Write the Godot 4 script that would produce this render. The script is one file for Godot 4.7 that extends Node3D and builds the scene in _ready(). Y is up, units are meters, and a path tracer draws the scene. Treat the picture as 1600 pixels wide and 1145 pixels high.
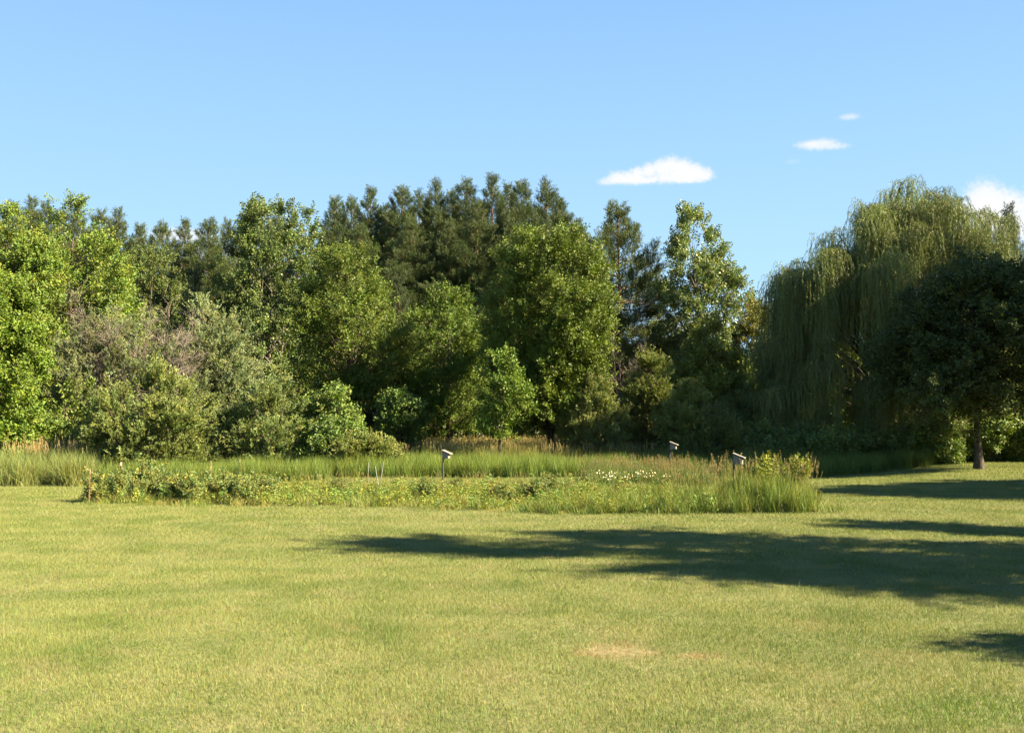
extends Node3D
# A mown lawn in late afternoon sun, a weedy garden bed with nest boxes, and a mixed wood behind it.

const F := 1500.0            # focal length in photograph pixels (photograph 1600 x 1145)
const EYE := 2.0             # camera height, m
const PITCH := 3.66          # degrees up
const SUN_EL := 35.0
const SUN_AZ := 13.0          # degrees from +x towards the camera

var rng := RandomNumberGenerator.new()
var noise := FastNoiseLite.new()
var M := {}
var G := {}
var taken := {}

# ------------------------------------------------------------------ helpers
func px(u: float, d: float) -> float:
	return (u - 800.0) / F * d

func py(v: float, d: float) -> float:
	return EYE + d * tan(deg_to_rad(PITCH) + atan((572.5 - v) / F))

func ground(x: float, z: float) -> float:
	var h := 0.05 * sin(x * 0.21 + 1.3) * cos(z * 0.17) + 0.03 * sin(x * 0.53 + z * 0.37)
	h += 0.35 * smoothstep(8.0, 24.0, x) * smoothstep(-18.0, -34.0, z)
	h += 0.35 * smoothstep(-38.0, -60.0, z)
	return h * smoothstep(3.0, 12.0, Vector2(x, z).length())

class Geo:
	var v := PackedVector3Array()
	var n := PackedVector3Array()
	var c := PackedColorArray()
	func tri(a: Vector3, b: Vector3, d: Vector3, col: Color) -> void:
		var nn := (d - a).cross(b - a).normalized()
		v.append(a); v.append(b); v.append(d)
		n.append(nn); n.append(nn); n.append(nn)
		c.append(col); c.append(col); c.append(col)
	func quad(a: Vector3, b: Vector3, d: Vector3, e: Vector3, col: Color) -> void:
		tri(a, b, d, col); tri(a, d, e, col)
	func leaf(p: Vector3, dir: Vector3, side: Vector3, l: float, w: float, col: Color, fold := 0.16) -> void:
		var up := side.cross(dir)
		var tip := p + dir * l - up * l * 0.12
		var mid := p + dir * l * 0.45
		var a := mid + side * w * 0.5 + up * fold * w
		var b := mid - side * w * 0.5 + up * fold * w
		tri(p, a, tip, col); tri(p, tip, b, col)
	func blade(p: Vector3, dir: Vector3, side: Vector3, bend: Vector3, l: float, w: float, segs: int, col: Color) -> void:
		var q := p
		var d := dir
		for i in segs:
			var t0 := float(i) / segs
			var t1 := float(i + 1) / segs
			var e := q + d * (l / segs)
			var w0 := w * (1.0 - t0 * t0) * 0.5
			var w1 := w * (1.0 - t1 * t1) * 0.5
			if i == segs - 1:
				tri(q - side * w0, q + side * w0, e, col)
			else:
				quad(q - side * w0, q + side * w0, e + side * w1, e - side * w1, col)
			q = e
			d = (d + bend / segs).normalized()
	func tube(pts: Array, radii: Array, sides: int, col: Color) -> void:
		var rings := []
		var nrm := []
		var side := Vector3.RIGHT
		for i in pts.size():
			var t: Vector3 = (pts[mini(i + 1, pts.size() - 1)] - pts[maxi(i - 1, 0)]).normalized()
			if absf(t.dot(side)) > 0.95:
				side = Vector3.FORWARD
			var s := (side - t * t.dot(side)).normalized()
			var b := t.cross(s)
			side = s
			var ring := PackedVector3Array()
			var rn := PackedVector3Array()
			for k in sides:
				var a := TAU * k / sides
				var o := s * cos(a) + b * sin(a)
				ring.append(pts[i] + o * radii[i])
				rn.append(o)
			rings.append(ring); nrm.append(rn)
		for i in pts.size() - 1:
			for k in sides:
				var j := (k + 1) % sides
				for q in [[i, k], [i + 1, j], [i, j], [i, k], [i + 1, k], [i + 1, j]]:
					v.append(rings[q[0]][q[1]]); n.append(nrm[q[0]][q[1]]); c.append(col)
	func box(a: Vector3, b: Vector3, col: Color) -> void:
		var p := []
		for i in 8:
			p.append(Vector3(b.x if i & 1 else a.x, b.y if i & 2 else a.y, b.z if i & 4 else a.z))
		for q in [[0, 2, 3, 1], [5, 7, 6, 4], [4, 6, 2, 0], [1, 3, 7, 5], [2, 6, 7, 3], [4, 0, 1, 5]]:
			quad(p[q[0]], p[q[1]], p[q[2]], p[q[3]], col)
	func mesh() -> ArrayMesh:
		var m := ArrayMesh.new()
		var a := []
		a.resize(Mesh.ARRAY_MAX)
		a[Mesh.ARRAY_VERTEX] = v; a[Mesh.ARRAY_NORMAL] = n; a[Mesh.ARRAY_COLOR] = c
		m.add_surface_from_arrays(Mesh.PRIMITIVE_TRIANGLES, a)
		return m

class Copies:
	var b := PackedFloat32Array()
	var count := 0
	func add(s: Basis, o: Vector3, c: Color) -> void:
		b.append_array(PackedFloat32Array([s.x.x, s.y.x, s.z.x, o.x, s.x.y, s.y.y, s.z.y, o.y, s.x.z, s.y.z, s.z.z, o.z, c.r, c.g, c.b, 1.0]))
		count += 1

func rnd(a: float, b: float) -> float:
	return rng.randf_range(a, b)

func rdir() -> Vector3:
	var y := rnd(-1, 1)
	var a := rnd(0, TAU)
	var r := sqrt(1.0 - y * y)
	return Vector3(r * cos(a), y, r * sin(a))

func along(dir: Vector3, roll: float, s: Vector3) -> Basis:
	var y := dir.normalized()
	var ref := Vector3.UP if absf(y.y) < 0.92 else Vector3.RIGHT
	var x := ref.cross(y).normalized()
	x = x.rotated(y, roll)
	return Basis(x * s.x, y * s.y, x.cross(y) * s.z)

func tone(c: Color, v: float, hue: float) -> Color:
	# value and hue vary from one spray of leaves to the next
	var k := 1.0 + rnd(-v, v)
	var h := rnd(-hue, hue)
	return Color(c.r * k * (1.0 + h), c.g * k, c.b * k * (1.0 - h))

func numbered(called: String) -> String:
	var k: int = taken.get(called, 0)
	taken[called] = k + 1
	return called if k == 0 else "%s_%03d" % [called, k]

func thing(called: String, label: String, category: String, at: Vector3, group := "") -> Node3D:
	var o := Node3D.new()
	o.name = numbered(called)
	add_child(o)
	o.position = at
	tag(o, label, category, group)
	return o

func tag(o: Node, label: String, category: String, group := "", kind := "") -> void:
	if label: o.set_meta("label", label)
	if category: o.set_meta("category", category)
	if group: o.set_meta("group", group)
	if kind: o.set_meta("kind", kind)

func part(called: String, g: Geo, mat: Material, parent: Node = self) -> MeshInstance3D:
	var o := MeshInstance3D.new()
	o.name = numbered(called) if parent == self else called
	o.mesh = g.mesh()
	o.material_override = mat
	parent.add_child(o, true)
	return o

func spread(called: String, mesh: Mesh, k: Copies, mat: Material, parent: Node = self) -> MultiMeshInstance3D:
	var mm := MultiMesh.new()
	mm.transform_format = MultiMesh.TRANSFORM_3D
	mm.use_colors = true
	mm.mesh = mesh
	mm.instance_count = k.count
	mm.buffer = k.b
	var o := MultiMeshInstance3D.new()
	o.name = numbered(called) if parent == self else called
	o.multimesh = mm
	o.material_override = mat
	parent.add_child(o, true)
	o.set_meta("kind", "stuff")
	return o

# ------------------------------------------------------------------ materials
func leaf_material(rough: float, through: Color) -> StandardMaterial3D:
	var m := StandardMaterial3D.new()
	m.vertex_color_use_as_albedo = true
	m.roughness = rough
	m.metallic_specular = 0.35
	m.cull_mode = BaseMaterial3D.CULL_DISABLED
	m.backlight_enabled = true
	m.backlight = through
	return m

func noise_texture(freq: float, octaves: int, ramp: Array, seed_: int, size := 512) -> NoiseTexture2D:
	var f := FastNoiseLite.new()
	f.seed = seed_
	f.frequency = freq
	f.fractal_octaves = octaves
	var g := Gradient.new()
	g.offsets = PackedFloat32Array(ramp.map(func(r): return r[0]))
	g.colors = PackedColorArray(ramp.map(func(r): return r[1]))
	var t := NoiseTexture2D.new()
	t.width = size; t.height = size
	t.seamless = true
	t.noise = f
	t.color_ramp = g
	return t

func lin(r: float, g: float, b: float) -> Color:
	return Color(r, g, b).linear_to_srgb()

func make_materials() -> void:
	M.leaf = leaf_material(0.5, Color(0.62, 0.68, 0.2))
	M.gloss = leaf_material(0.4, Color(0.62, 0.7, 0.25))
	M.needle = leaf_material(0.5, Color(0.35, 0.42, 0.15))
	M.grass = leaf_material(0.55, Color(0.66, 0.7, 0.24))
	var bark := StandardMaterial3D.new()
	bark.vertex_color_use_as_albedo = true
	bark.roughness = 0.95
	bark.uv1_triplanar = true
	bark.uv1_scale = Vector3(1.4, 0.5, 1.4)
	bark.albedo_texture = noise_texture(0.03, 4, [[0.25, Color(0.55, 0.53, 0.5)], [0.7, Color(1, 1, 1)]], 5, 256)
	M.bark = bark
	var soil := StandardMaterial3D.new()
	soil.roughness = 1.0
	soil.uv1_triplanar = true
	soil.uv1_world_triplanar = true
	soil.uv1_scale = Vector3(0.4, 0.4, 0.4)
	soil.albedo_texture = noise_texture(0.02, 5, [[0.2, lin(0.070, 0.077, 0.028)], [0.45, lin(0.108, 0.114, 0.041)], [0.7, lin(0.140, 0.133, 0.058)], [0.95, lin(0.165, 0.140, 0.077)]], 9, 1024)
	M.soil = soil
	var wood := StandardMaterial3D.new()
	wood.roughness = 0.85
	wood.uv1_triplanar = true
	wood.uv1_scale = Vector3(6, 1.2, 6)
	wood.albedo_texture = noise_texture(0.03, 4, [[0.2, lin(0.11, 0.103, 0.098)], [0.8, lin(0.19, 0.178, 0.166)]], 12, 256)
	M.wood = wood
	var steel := StandardMaterial3D.new()
	steel.albedo_color = lin(0.035, 0.032, 0.03)
	steel.roughness = 0.7
	M.steel = steel
	var rust := StandardMaterial3D.new()
	rust.roughness = 0.9
	rust.uv1_triplanar = true
	rust.uv1_scale = Vector3(4, 4, 4)
	rust.albedo_texture = noise_texture(0.05, 4, [[0.2, lin(0.09, 0.045, 0.025)], [0.75, lin(0.25, 0.13, 0.075)]], 14, 256)
	M.rust = rust
	var tip := StandardMaterial3D.new()
	tip.albedo_color = lin(0.3, 0.21, 0.16)
	tip.roughness = 0.8
	M.tip = tip
	var pole := StandardMaterial3D.new()
	pole.albedo_color = lin(0.16, 0.18, 0.175)
	pole.roughness = 0.5
	M.pole = pole

# ------------------------------------------------------------------ small shapes that are strewn
func spray_broad(l: float, leaf: float, wide: float, count: int, flat: float) -> ArrayMesh:
	# a leafy twig: a stem, side twigs and alternate leaves
	var g := Geo.new()
	var stem := Color(0.7, 0.55, 0.5)
	g.blade(Vector3.ZERO, Vector3.UP, Vector3.RIGHT, Vector3(0, 0, 0.1), l, 0.014, 2, stem)
	for i in count:
		var t := (i + rnd(0.1, 0.9)) / count
		var a := rnd(0, TAU)
		var out := Vector3(cos(a), 0, sin(a) * flat).normalized()
		var base := Vector3.UP * (t * l) + out * rnd(0.0, 0.34) * l * (1.1 - t * 0.8)
		var dir := (out * rnd(0.5, 1.2) + Vector3.UP * rnd(0.0, 1.0) + rdir() * 0.45).normalized()
		var side := dir.cross(rdir()).normalized()
		var k := rnd(0.7, 1.25)
		g.leaf(base, dir, side, leaf * k, leaf * wide * k, Color(rnd(0.8, 1.2), rnd(0.85, 1.15), rnd(0.75, 1.2)))
	return g.mesh()

func spray_shoot(l: float, leaf: float, wide: float, count: int) -> ArrayMesh:
	# narrow leaves close along a few upright shoots
	var g := Geo.new()
	for s in 3:
		var top := Vector3(rnd(-0.28, 0.28), 1, rnd(-0.28, 0.28)) * l * rnd(0.7, 1.1)
		g.blade(Vector3.ZERO, top.normalized(), Vector3.RIGHT, Vector3.ZERO, top.length(), 0.01, 1, Color(0.9, 0.7, 0.6))
		for i in count / 3:
			var t := (i + rnd(0, 1)) / (count / 3.0)
			var a := rnd(0, TAU)
			var out := Vector3(cos(a), 0, sin(a))
			var dir := (out * rnd(0.5, 1.0) + Vector3.UP * rnd(0.5, 1.2)).normalized()
			var side := dir.cross(rdir()).normalized()
			var k := rnd(0.7, 1.25)
			g.leaf(top * t, dir, side, leaf * k, leaf * wide * k, Color(rnd(0.85, 1.2), rnd(0.88, 1.15), rnd(0.8, 1.3)))
	return g.mesh()

func shoot_pine(l: float, needles: int) -> ArrayMesh:
	# bottle brushes of needles on a small branch
	var g := Geo.new()
	var tw := []
	tw.append([Vector3.ZERO, Vector3(0, l, 0)])
	for i in 6:
		var y := l * rnd(0.1, 0.75)
		var a := i * 2.4 + rnd(-0.4, 0.4)
		tw.append([Vector3(0, y, 0), Vector3(cos(a) * l * 0.38, y + l * rnd(0.22, 0.4), sin(a) * l * 0.38)])
	for t in tw:
		var p: Vector3 = t[0]
		var q: Vector3 = t[1]
		g.blade(p, (q - p).normalized(), Vector3.RIGHT, Vector3.ZERO, (q - p).length(), 0.016, 1, Color(1.6, 0.9, 0.7))
		var ax := (q - p).normalized()
		for i in needles:
			var f := rnd(0.25, 1.05)
			var out := ax.cross(rdir()).normalized()
			var dir := (ax * rnd(0.5, 1.1) + out).normalized()
			var side := dir.cross(rdir()).normalized() * 0.5
			var b := p.lerp(q, f)
			var w := 0.02
			var nl := rnd(0.09, 0.15)
			var k := rnd(0.8, 1.2)
			g.tri(b - side * w, b + side * w, b + dir * nl, Color(k, k, k))
	return g.mesh()

func strand_willow(l: float) -> ArrayMesh:
	var g := Geo.new()
	for s in 3:
		var o := Vector3(rnd(-0.16, 0.16), 0, rnd(-0.16, 0.16))
		var sway := Vector3(rnd(-0.12, 0.12), 0, rnd(-0.12, 0.12))
		var ll := l * rnd(0.75, 1.05)
		var prev := o
		for i in 6:
			var t := (i + 1) / 6.0
			var q := o + Vector3(0, -ll * t, 0) + sway * t * t
			g.tri(prev + Vector3(0.004, 0, 0), prev - Vector3(0.004, 0, 0), q, Color(1.4, 1.1, 0.7))
			prev = q
		for i in 26:
			var t := (i + rnd(0, 1)) / 26.0
			var p := o + Vector3(0, -ll * t, 0) + sway * t * t
			var a := rnd(0, TAU)
			var dir := Vector3(cos(a) * 0.5, -rnd(0.5, 1.1), sin(a) * 0.5).normalized()
			g.leaf(p, dir, dir.cross(rdir()).normalized(), rnd(0.09, 0.15), 0.022, Color(rnd(0.85, 1.2), rnd(0.9, 1.15), rnd(0.8, 1.25)))
	return g.mesh()

func strand_arch() -> ArrayMesh:
	# a twig that leaves its bough sideways, bows over and hangs
	var g := Geo.new()
	for s in 4:
		var a := s * 1.6 + rnd(-0.5, 0.5)
		var out := Vector3(cos(a), 0, sin(a))
		var reach := rnd(0.2, 0.55)
		var up := rnd(0.05, 0.25)
		var ll := rnd(0.8, 1.3)
		var prev := Vector3.ZERO
		for i in 30:
			var t := (i + 1) / 30.0
			var p := out * reach * (1.0 - pow(1.0 - t, 2.2)) + Vector3(0, up * sin(minf(1.0, t * 3.0) * PI) - ll * pow(maxf(0.0, t - 0.12), 1.25), 0)
			g.tri(prev + Vector3(0.005, 0, 0), prev - Vector3(0.005, 0, 0), p, Color(1.4, 1.1, 0.7))
			var ang := rnd(0, TAU)
			var dir := ((p - prev).normalized() + Vector3(cos(ang), -0.3, sin(ang)) * 0.6).normalized()
			g.leaf(p, dir, dir.cross(rdir()).normalized(), rnd(0.09, 0.15), 0.024, Color(rnd(0.85, 1.2), rnd(0.9, 1.15), rnd(0.8, 1.25)))
			prev = p
	return g.mesh()

func twigs_dead(l: float) -> ArrayMesh:
	var g := Geo.new()
	for s in 9:
		var dir := (Vector3.UP + rdir() * 0.55).normalized()
		var p := dir * l * rnd(0.0, 0.25)
		var ll := l * rnd(0.5, 1.0)
		var col := Color(rnd(0.8, 1.2), rnd(0.8, 1.15), rnd(0.8, 1.15))
		g.blade(p, dir, dir.cross(rdir()).normalized(), rdir() * 0.5, ll, 0.014, 3, col)
		for k in 4:
			var q := p + dir * ll * rnd(0.25, 0.9)
			var d2 := (dir + rdir() * 0.8).normalized()
			g.blade(q, d2, d2.cross(rdir()).normalized(), rdir() * 0.4, ll * rnd(0.2, 0.45), 0.009, 2, col)
	return g.mesh()

func tuft(blades: int, h: float, spread_: float, w: float, segs: int, bendy: float, varied: float, lean_by := 0.4) -> ArrayMesh:
	var g := Geo.new()
	for i in blades:
		var a := rnd(0, TAU)
		var r := spread_ * sqrt(rnd(0, 1))
		var lean := Vector3(rnd(-1, 1), 0, rnd(-1, 1)) * lean_by
		var dir := (Vector3.UP + lean).normalized()
		var bd := Vector3(rnd(-1, 1), -0.25, rnd(-1, 1)) * bendy
		var sd := Vector3(cos(a * 3.1), 0, sin(a * 3.1))
		var col := Color(rnd(1 - varied, 1 + varied * 1.6), rnd(1 - varied * 0.7, 1 + varied), rnd(1 - varied, 1 + varied * 1.3))
		g.blade(Vector3(cos(a) * r, -0.01, sin(a) * r), dir, sd, bd, h * rnd(0.4, 1.12), w * rnd(0.7, 1.3), segs, col)
	return g.mesh()

func seed_stalks(h: float, spread_: float, count: int) -> ArrayMesh:
	# flowering grass: a stalk and a loose plume on top
	var g := Geo.new()
	for i in count:
		var a := rnd(0, TAU)
		var r := spread_ * sqrt(rnd(0, 1))
		var p := Vector3(cos(a) * r, 0, sin(a) * r)
		var top := p + Vector3(rnd(-0.16, 0.16), rnd(0.8, 1.1), rnd(-0.16, 0.16)) * h
		g.blade(p, (top - p).normalized(), Vector3(cos(a), 0, sin(a)), Vector3.ZERO, (top - p).length(), 0.008, 1, Color(0.75, 0.85, 0.6))
		var ax := (top - p).normalized()
		for k in 14:
			var q := top - ax * rnd(0.0, 0.17)
			var dir := (ax * 1.6 + rdir() * 0.7).normalized()
			g.leaf(q, dir, dir.cross(rdir()).normalized(), rnd(0.03, 0.06), 0.012, Color(1.25, 1.0, 0.95) * rnd(0.85, 1.15))
	return g.mesh()

func flower_heads() -> ArrayMesh:
	var g := Geo.new()
	for i in 5:
		var p := Vector3(rnd(-0.14, 0.14), 0, rnd(-0.14, 0.14))
		var top := p + Vector3(rnd(-0.05, 0.05), rnd(0.55, 0.72), rnd(-0.05, 0.05))
		g.blade(p, (top - p).normalized(), Vector3.RIGHT, Vector3.ZERO, (top - p).length(), 0.006, 1, Color(0.12, 0.17, 0.05))
		var tilt := (Vector3.UP * 0.6 + Vector3(0.35, 0, 0.6) + rdir() * 0.3).normalized()
		var s := tilt.cross(Vector3.RIGHT).normalized()
		for k in 9:
			var d := s.rotated(tilt, TAU * k / 9.0)
			g.leaf(top, d, d.cross(tilt), 0.02, 0.01, Color(0.78, 0.78, 0.74), 0.0)
		for k in 5:
			var d := s.rotated(tilt, TAU * k / 5.0)
			g.leaf(top + tilt * 0.004, d, d.cross(tilt), 0.01, 0.009, Color(0.6, 0.42, 0.03), 0.0)
	return g.mesh()

func make_shapes() -> void:
	G.broad = spray_broad(0.62, 0.125, 0.62, 34, 0.8)
	G.elm = spray_broad(0.7, 0.115, 0.55, 38, 0.45)
	G.round = spray_broad(0.6, 0.115, 0.85, 30, 1.0)
	G.shoot = spray_shoot(0.62, 0.105, 0.32, 60)
	G.bramble = spray_broad(0.42, 0.1, 0.66, 24, 1.0)
	G.pine = shoot_pine(0.62, 24)
	G.strand = strand_willow(1.5)
	G.arch = strand_arch()
	G.dead = twigs_dead(0.9)
	G.lawn = tuft(44, 0.054, 0.085, 0.0028, 2, 1.2, 0.36, 0.85)
	G.tall = tuft(24, 0.9, 0.17, 0.011, 4, 0.7, 0.28, 0.3)
	G.stray = tuft(7, 0.085, 0.07, 0.0036, 3, 1.3, 0.3, 0.6)
	G.bank = tuft(26, 0.95, 0.2, 0.011, 4, 1.7, 0.25, 0.65)
	G.weed = tuft(22, 0.42, 0.17, 0.011, 3, 1.3, 0.22, 0.6)
	G.herb = spray_broad(0.42, 0.075, 0.5, 30, 1.0)
	G.seed = seed_stalks(1.0, 0.2, 6)
	G.daisy = flower_heads()

# ------------------------------------------------------------------ trees
func at_profile(p: Array, t: float) -> float:
	for i in p.size() - 1:
		if t <= p[i + 1][0]:
			return lerpf(p[i][1], p[i + 1][1], (t - p[i][0]) / (p[i + 1][0] - p[i][0]))
	return p[-1][1]

const ROUND := [[0.0, 0.45], [0.15, 0.8], [0.4, 1.0], [0.65, 0.9], [0.85, 0.6], [1.0, 0.15]]
const VASE := [[0.0, 0.3], [0.2, 0.62], [0.45, 0.9], [0.7, 1.0], [0.88, 0.8], [1.0, 0.35]]
const TALL := [[0.0, 0.6], [0.2, 0.9], [0.5, 1.0], [0.75, 0.75], [0.92, 0.4], [1.0, 0.12]]
const BUSH := [[0.0, 0.85], [0.25, 1.0], [0.55, 0.92], [0.8, 0.65], [1.0, 0.2]]

# c: x z d | h, base, rad, profile, clumps, size, sprays, mesh, mat, color, var, hue, trunk, bark, lift, lean
func tree(called: String, label: String, category: String, group: String, c: Dictionary) -> Node3D:
	rng.seed = c.seed
	noise.seed = c.seed
	var o := thing(called, label, category, Vector3(c.x, ground(c.x, c.z) - 0.03, c.z), group)
	var h: float = c.h
	var base: float = c.base
	var rad: float = c.rad
	var prof: Array = c.get("profile", ROUND)
	var lean: Vector2 = c.get("lean", Vector2.ZERO)
	var lift: float = c.get("lift", 0.45)
	var tr: float = c.get("trunk", 0.16)
	var barkc: Color = c.get("bark", Color(0.11, 0.09, 0.07))
	var size: float = c.get("size", 1.1)
	var stretch: float = c.get("stretch", 1.0)
	var depth: float = c.get("depth", 1.0)
	# trunk and limbs
	var g := Geo.new()
	var stems: int = c.get("stems", 1)
	var stem_tops := []
	for s in stems:
		var a := TAU * s / stems + rnd(0, 1)
		var off := Vector3(cos(a), 0, sin(a)) * (0.0 if stems == 1 else rad * 0.14)
		var outw := Vector3(cos(a), 0, sin(a)) * (0.0 if stems == 1 else rad * rnd(0.25, 0.5))
		var pts := []
		var rr := []
		for i in 9:
			var t := i / 8.0
			pts.append(off + outw * t + Vector3(lean.x * t * t, h * 0.86 * t, lean.y * t * t) + Vector3(rnd(-1, 1), 0, rnd(-1, 1)) * tr * (0.0 if i == 0 else 0.7))
			rr.append(tr * (1.6 if i == 0 else 1.0) * (1.0 - 0.86 * t) / sqrt(float(stems)))
		g.tube(pts, rr, 8, barkc)
		stem_tops.append(pts)
	var k := Copies.new()
	var nclump: int = c.clumps
	var total: int = c.sprays
	var col: Color = c.color
	var made := 0
	while made < nclump:
		var t := rnd(0.0, 1.0)
		var pr := at_profile(prof, t)
		if rnd(0, 1) > pr + 0.12:
			continue
		var a := made * 2.39996 + rnd(-0.5, 0.5)
		var dirx := Vector3(cos(a), 0, sin(a) * depth)
		var edge := 1.0 + 0.5 * noise.get_noise_3d(cos(a) * 60, t * 120, sin(a) * 60)
		var cs := size * rnd(0.5, 1.3) * lerpf(1.0, 0.75, t)
		var rho: float = maxf(0.0, pr * rad * edge - cs * 0.6) * (0.3 + 0.7 * sqrt(rnd(0, 1)))
		var cen := dirx * rho + Vector3(lean.x * t, base + (h - base - cs * 0.55) * t, lean.y * t)
		cen.y = maxf(cen.y, cs * 0.35)
		made += 1
		# limb
		var st: Array = stem_tops[made % stems]
		var from_t := clampf((cen.y - rho * c.get("rise", 0.75)) / (h * 0.86), 0.06 if stems > 1 else minf(0.9, base * 0.75 / h + 0.03), 0.95)
		var fi := from_t * 8.0
		var p0: Vector3 = st[int(fi)].lerp(st[mini(int(fi) + 1, 8)], fi - int(fi))
		var lr := clampf(tr * (1.0 - 0.8 * from_t) * 0.42, 0.014, 0.14)
		var mid := p0.lerp(cen, 0.5) + Vector3(0, -0.06 * rho, 0) + rdir() * 0.12
		g.tube([p0, mid, cen], [lr, lr * 0.6, lr * 0.2], 5, barkc)
		var tc := 1.0 + rnd(-c.get("clump_var", 0.14), c.get("clump_var", 0.14))
		var outward := (dirx * 0.9 + Vector3(0, t - 0.35, 0)).normalized()
		var n_here := int(total * cs * cs / (nclump * size * size * 0.85))
		# most leaves sit along branchlets that fan out of the clump, the rest fill its inside
		var fill: float = c.get("fill", 0.45)
		var per := 7
		for q in int(ceil(n_here * (1.0 - fill) / per)):
			var ld := (outward * rnd(0.2, 1.1) + Vector3(0, lift * 1.3, 0) + rdir() * 0.85).normalized()
			var ll := cs * rnd(0.9, 1.9)
			var sag: float = c.get("sag", 0.1)
			g.blade(cen, ld, ld.cross(rdir()).normalized(), Vector3(0, -sag, 0), ll, 0.025, 2, barkc)
			var lt := rnd(0.85, 1.15)
			for i in per:
				var f := 0.25 + 0.75 * (i + rnd(0.5, 1.0)) / per
				var s: float = rnd(0.6, 1.0) * c.get("leafscale", 1.0) * (1.25 - f * 0.55)
				var cc := tone(col, c.get("var", 0.22), c.get("hue", 0.12))
				var p := cen + ld * ll * f + Vector3(0, -sag * ll * f * f, 0) + rdir() * 0.12 * cs
				if p.y > 0.12:
					k.add(along(ld + rdir() * 0.6, rnd(0, TAU), Vector3(s, s, s)), p, Color(cc.r * tc * lt, cc.g * tc * lt, cc.b * tc * lt))
		n_here = int(n_here * fill)
		for i in n_here:
			var d := (rdir() + outward * 0.5 + Vector3(0, 0.25, 0)).normalized()
			var p := cen + Vector3(d.x, d.y * stretch, d.z) * cs * pow(rnd(0.08, 1.0), 0.45) * rnd(0.85, 1.12)
			if p.y < 0.1:
				continue
			var gd := (d + outward * 0.35 + Vector3(0, lift, 0) + rdir() * 0.5).normalized()
			var s: float = rnd(0.75, 1.3) * c.get("leafscale", 1.0)
			var cc := tone(col, c.get("var", 0.22), c.get("hue", 0.12))
			k.add(along(gd, rnd(0, TAU), Vector3(s, s, s)), p, Color(cc.r * tc, cc.g * tc, cc.b * tc))
	part("trunk", g, M.bark, o)
	spread("crown", c.mesh, k, c.get("mat", M.leaf), o)
	return o

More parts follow.
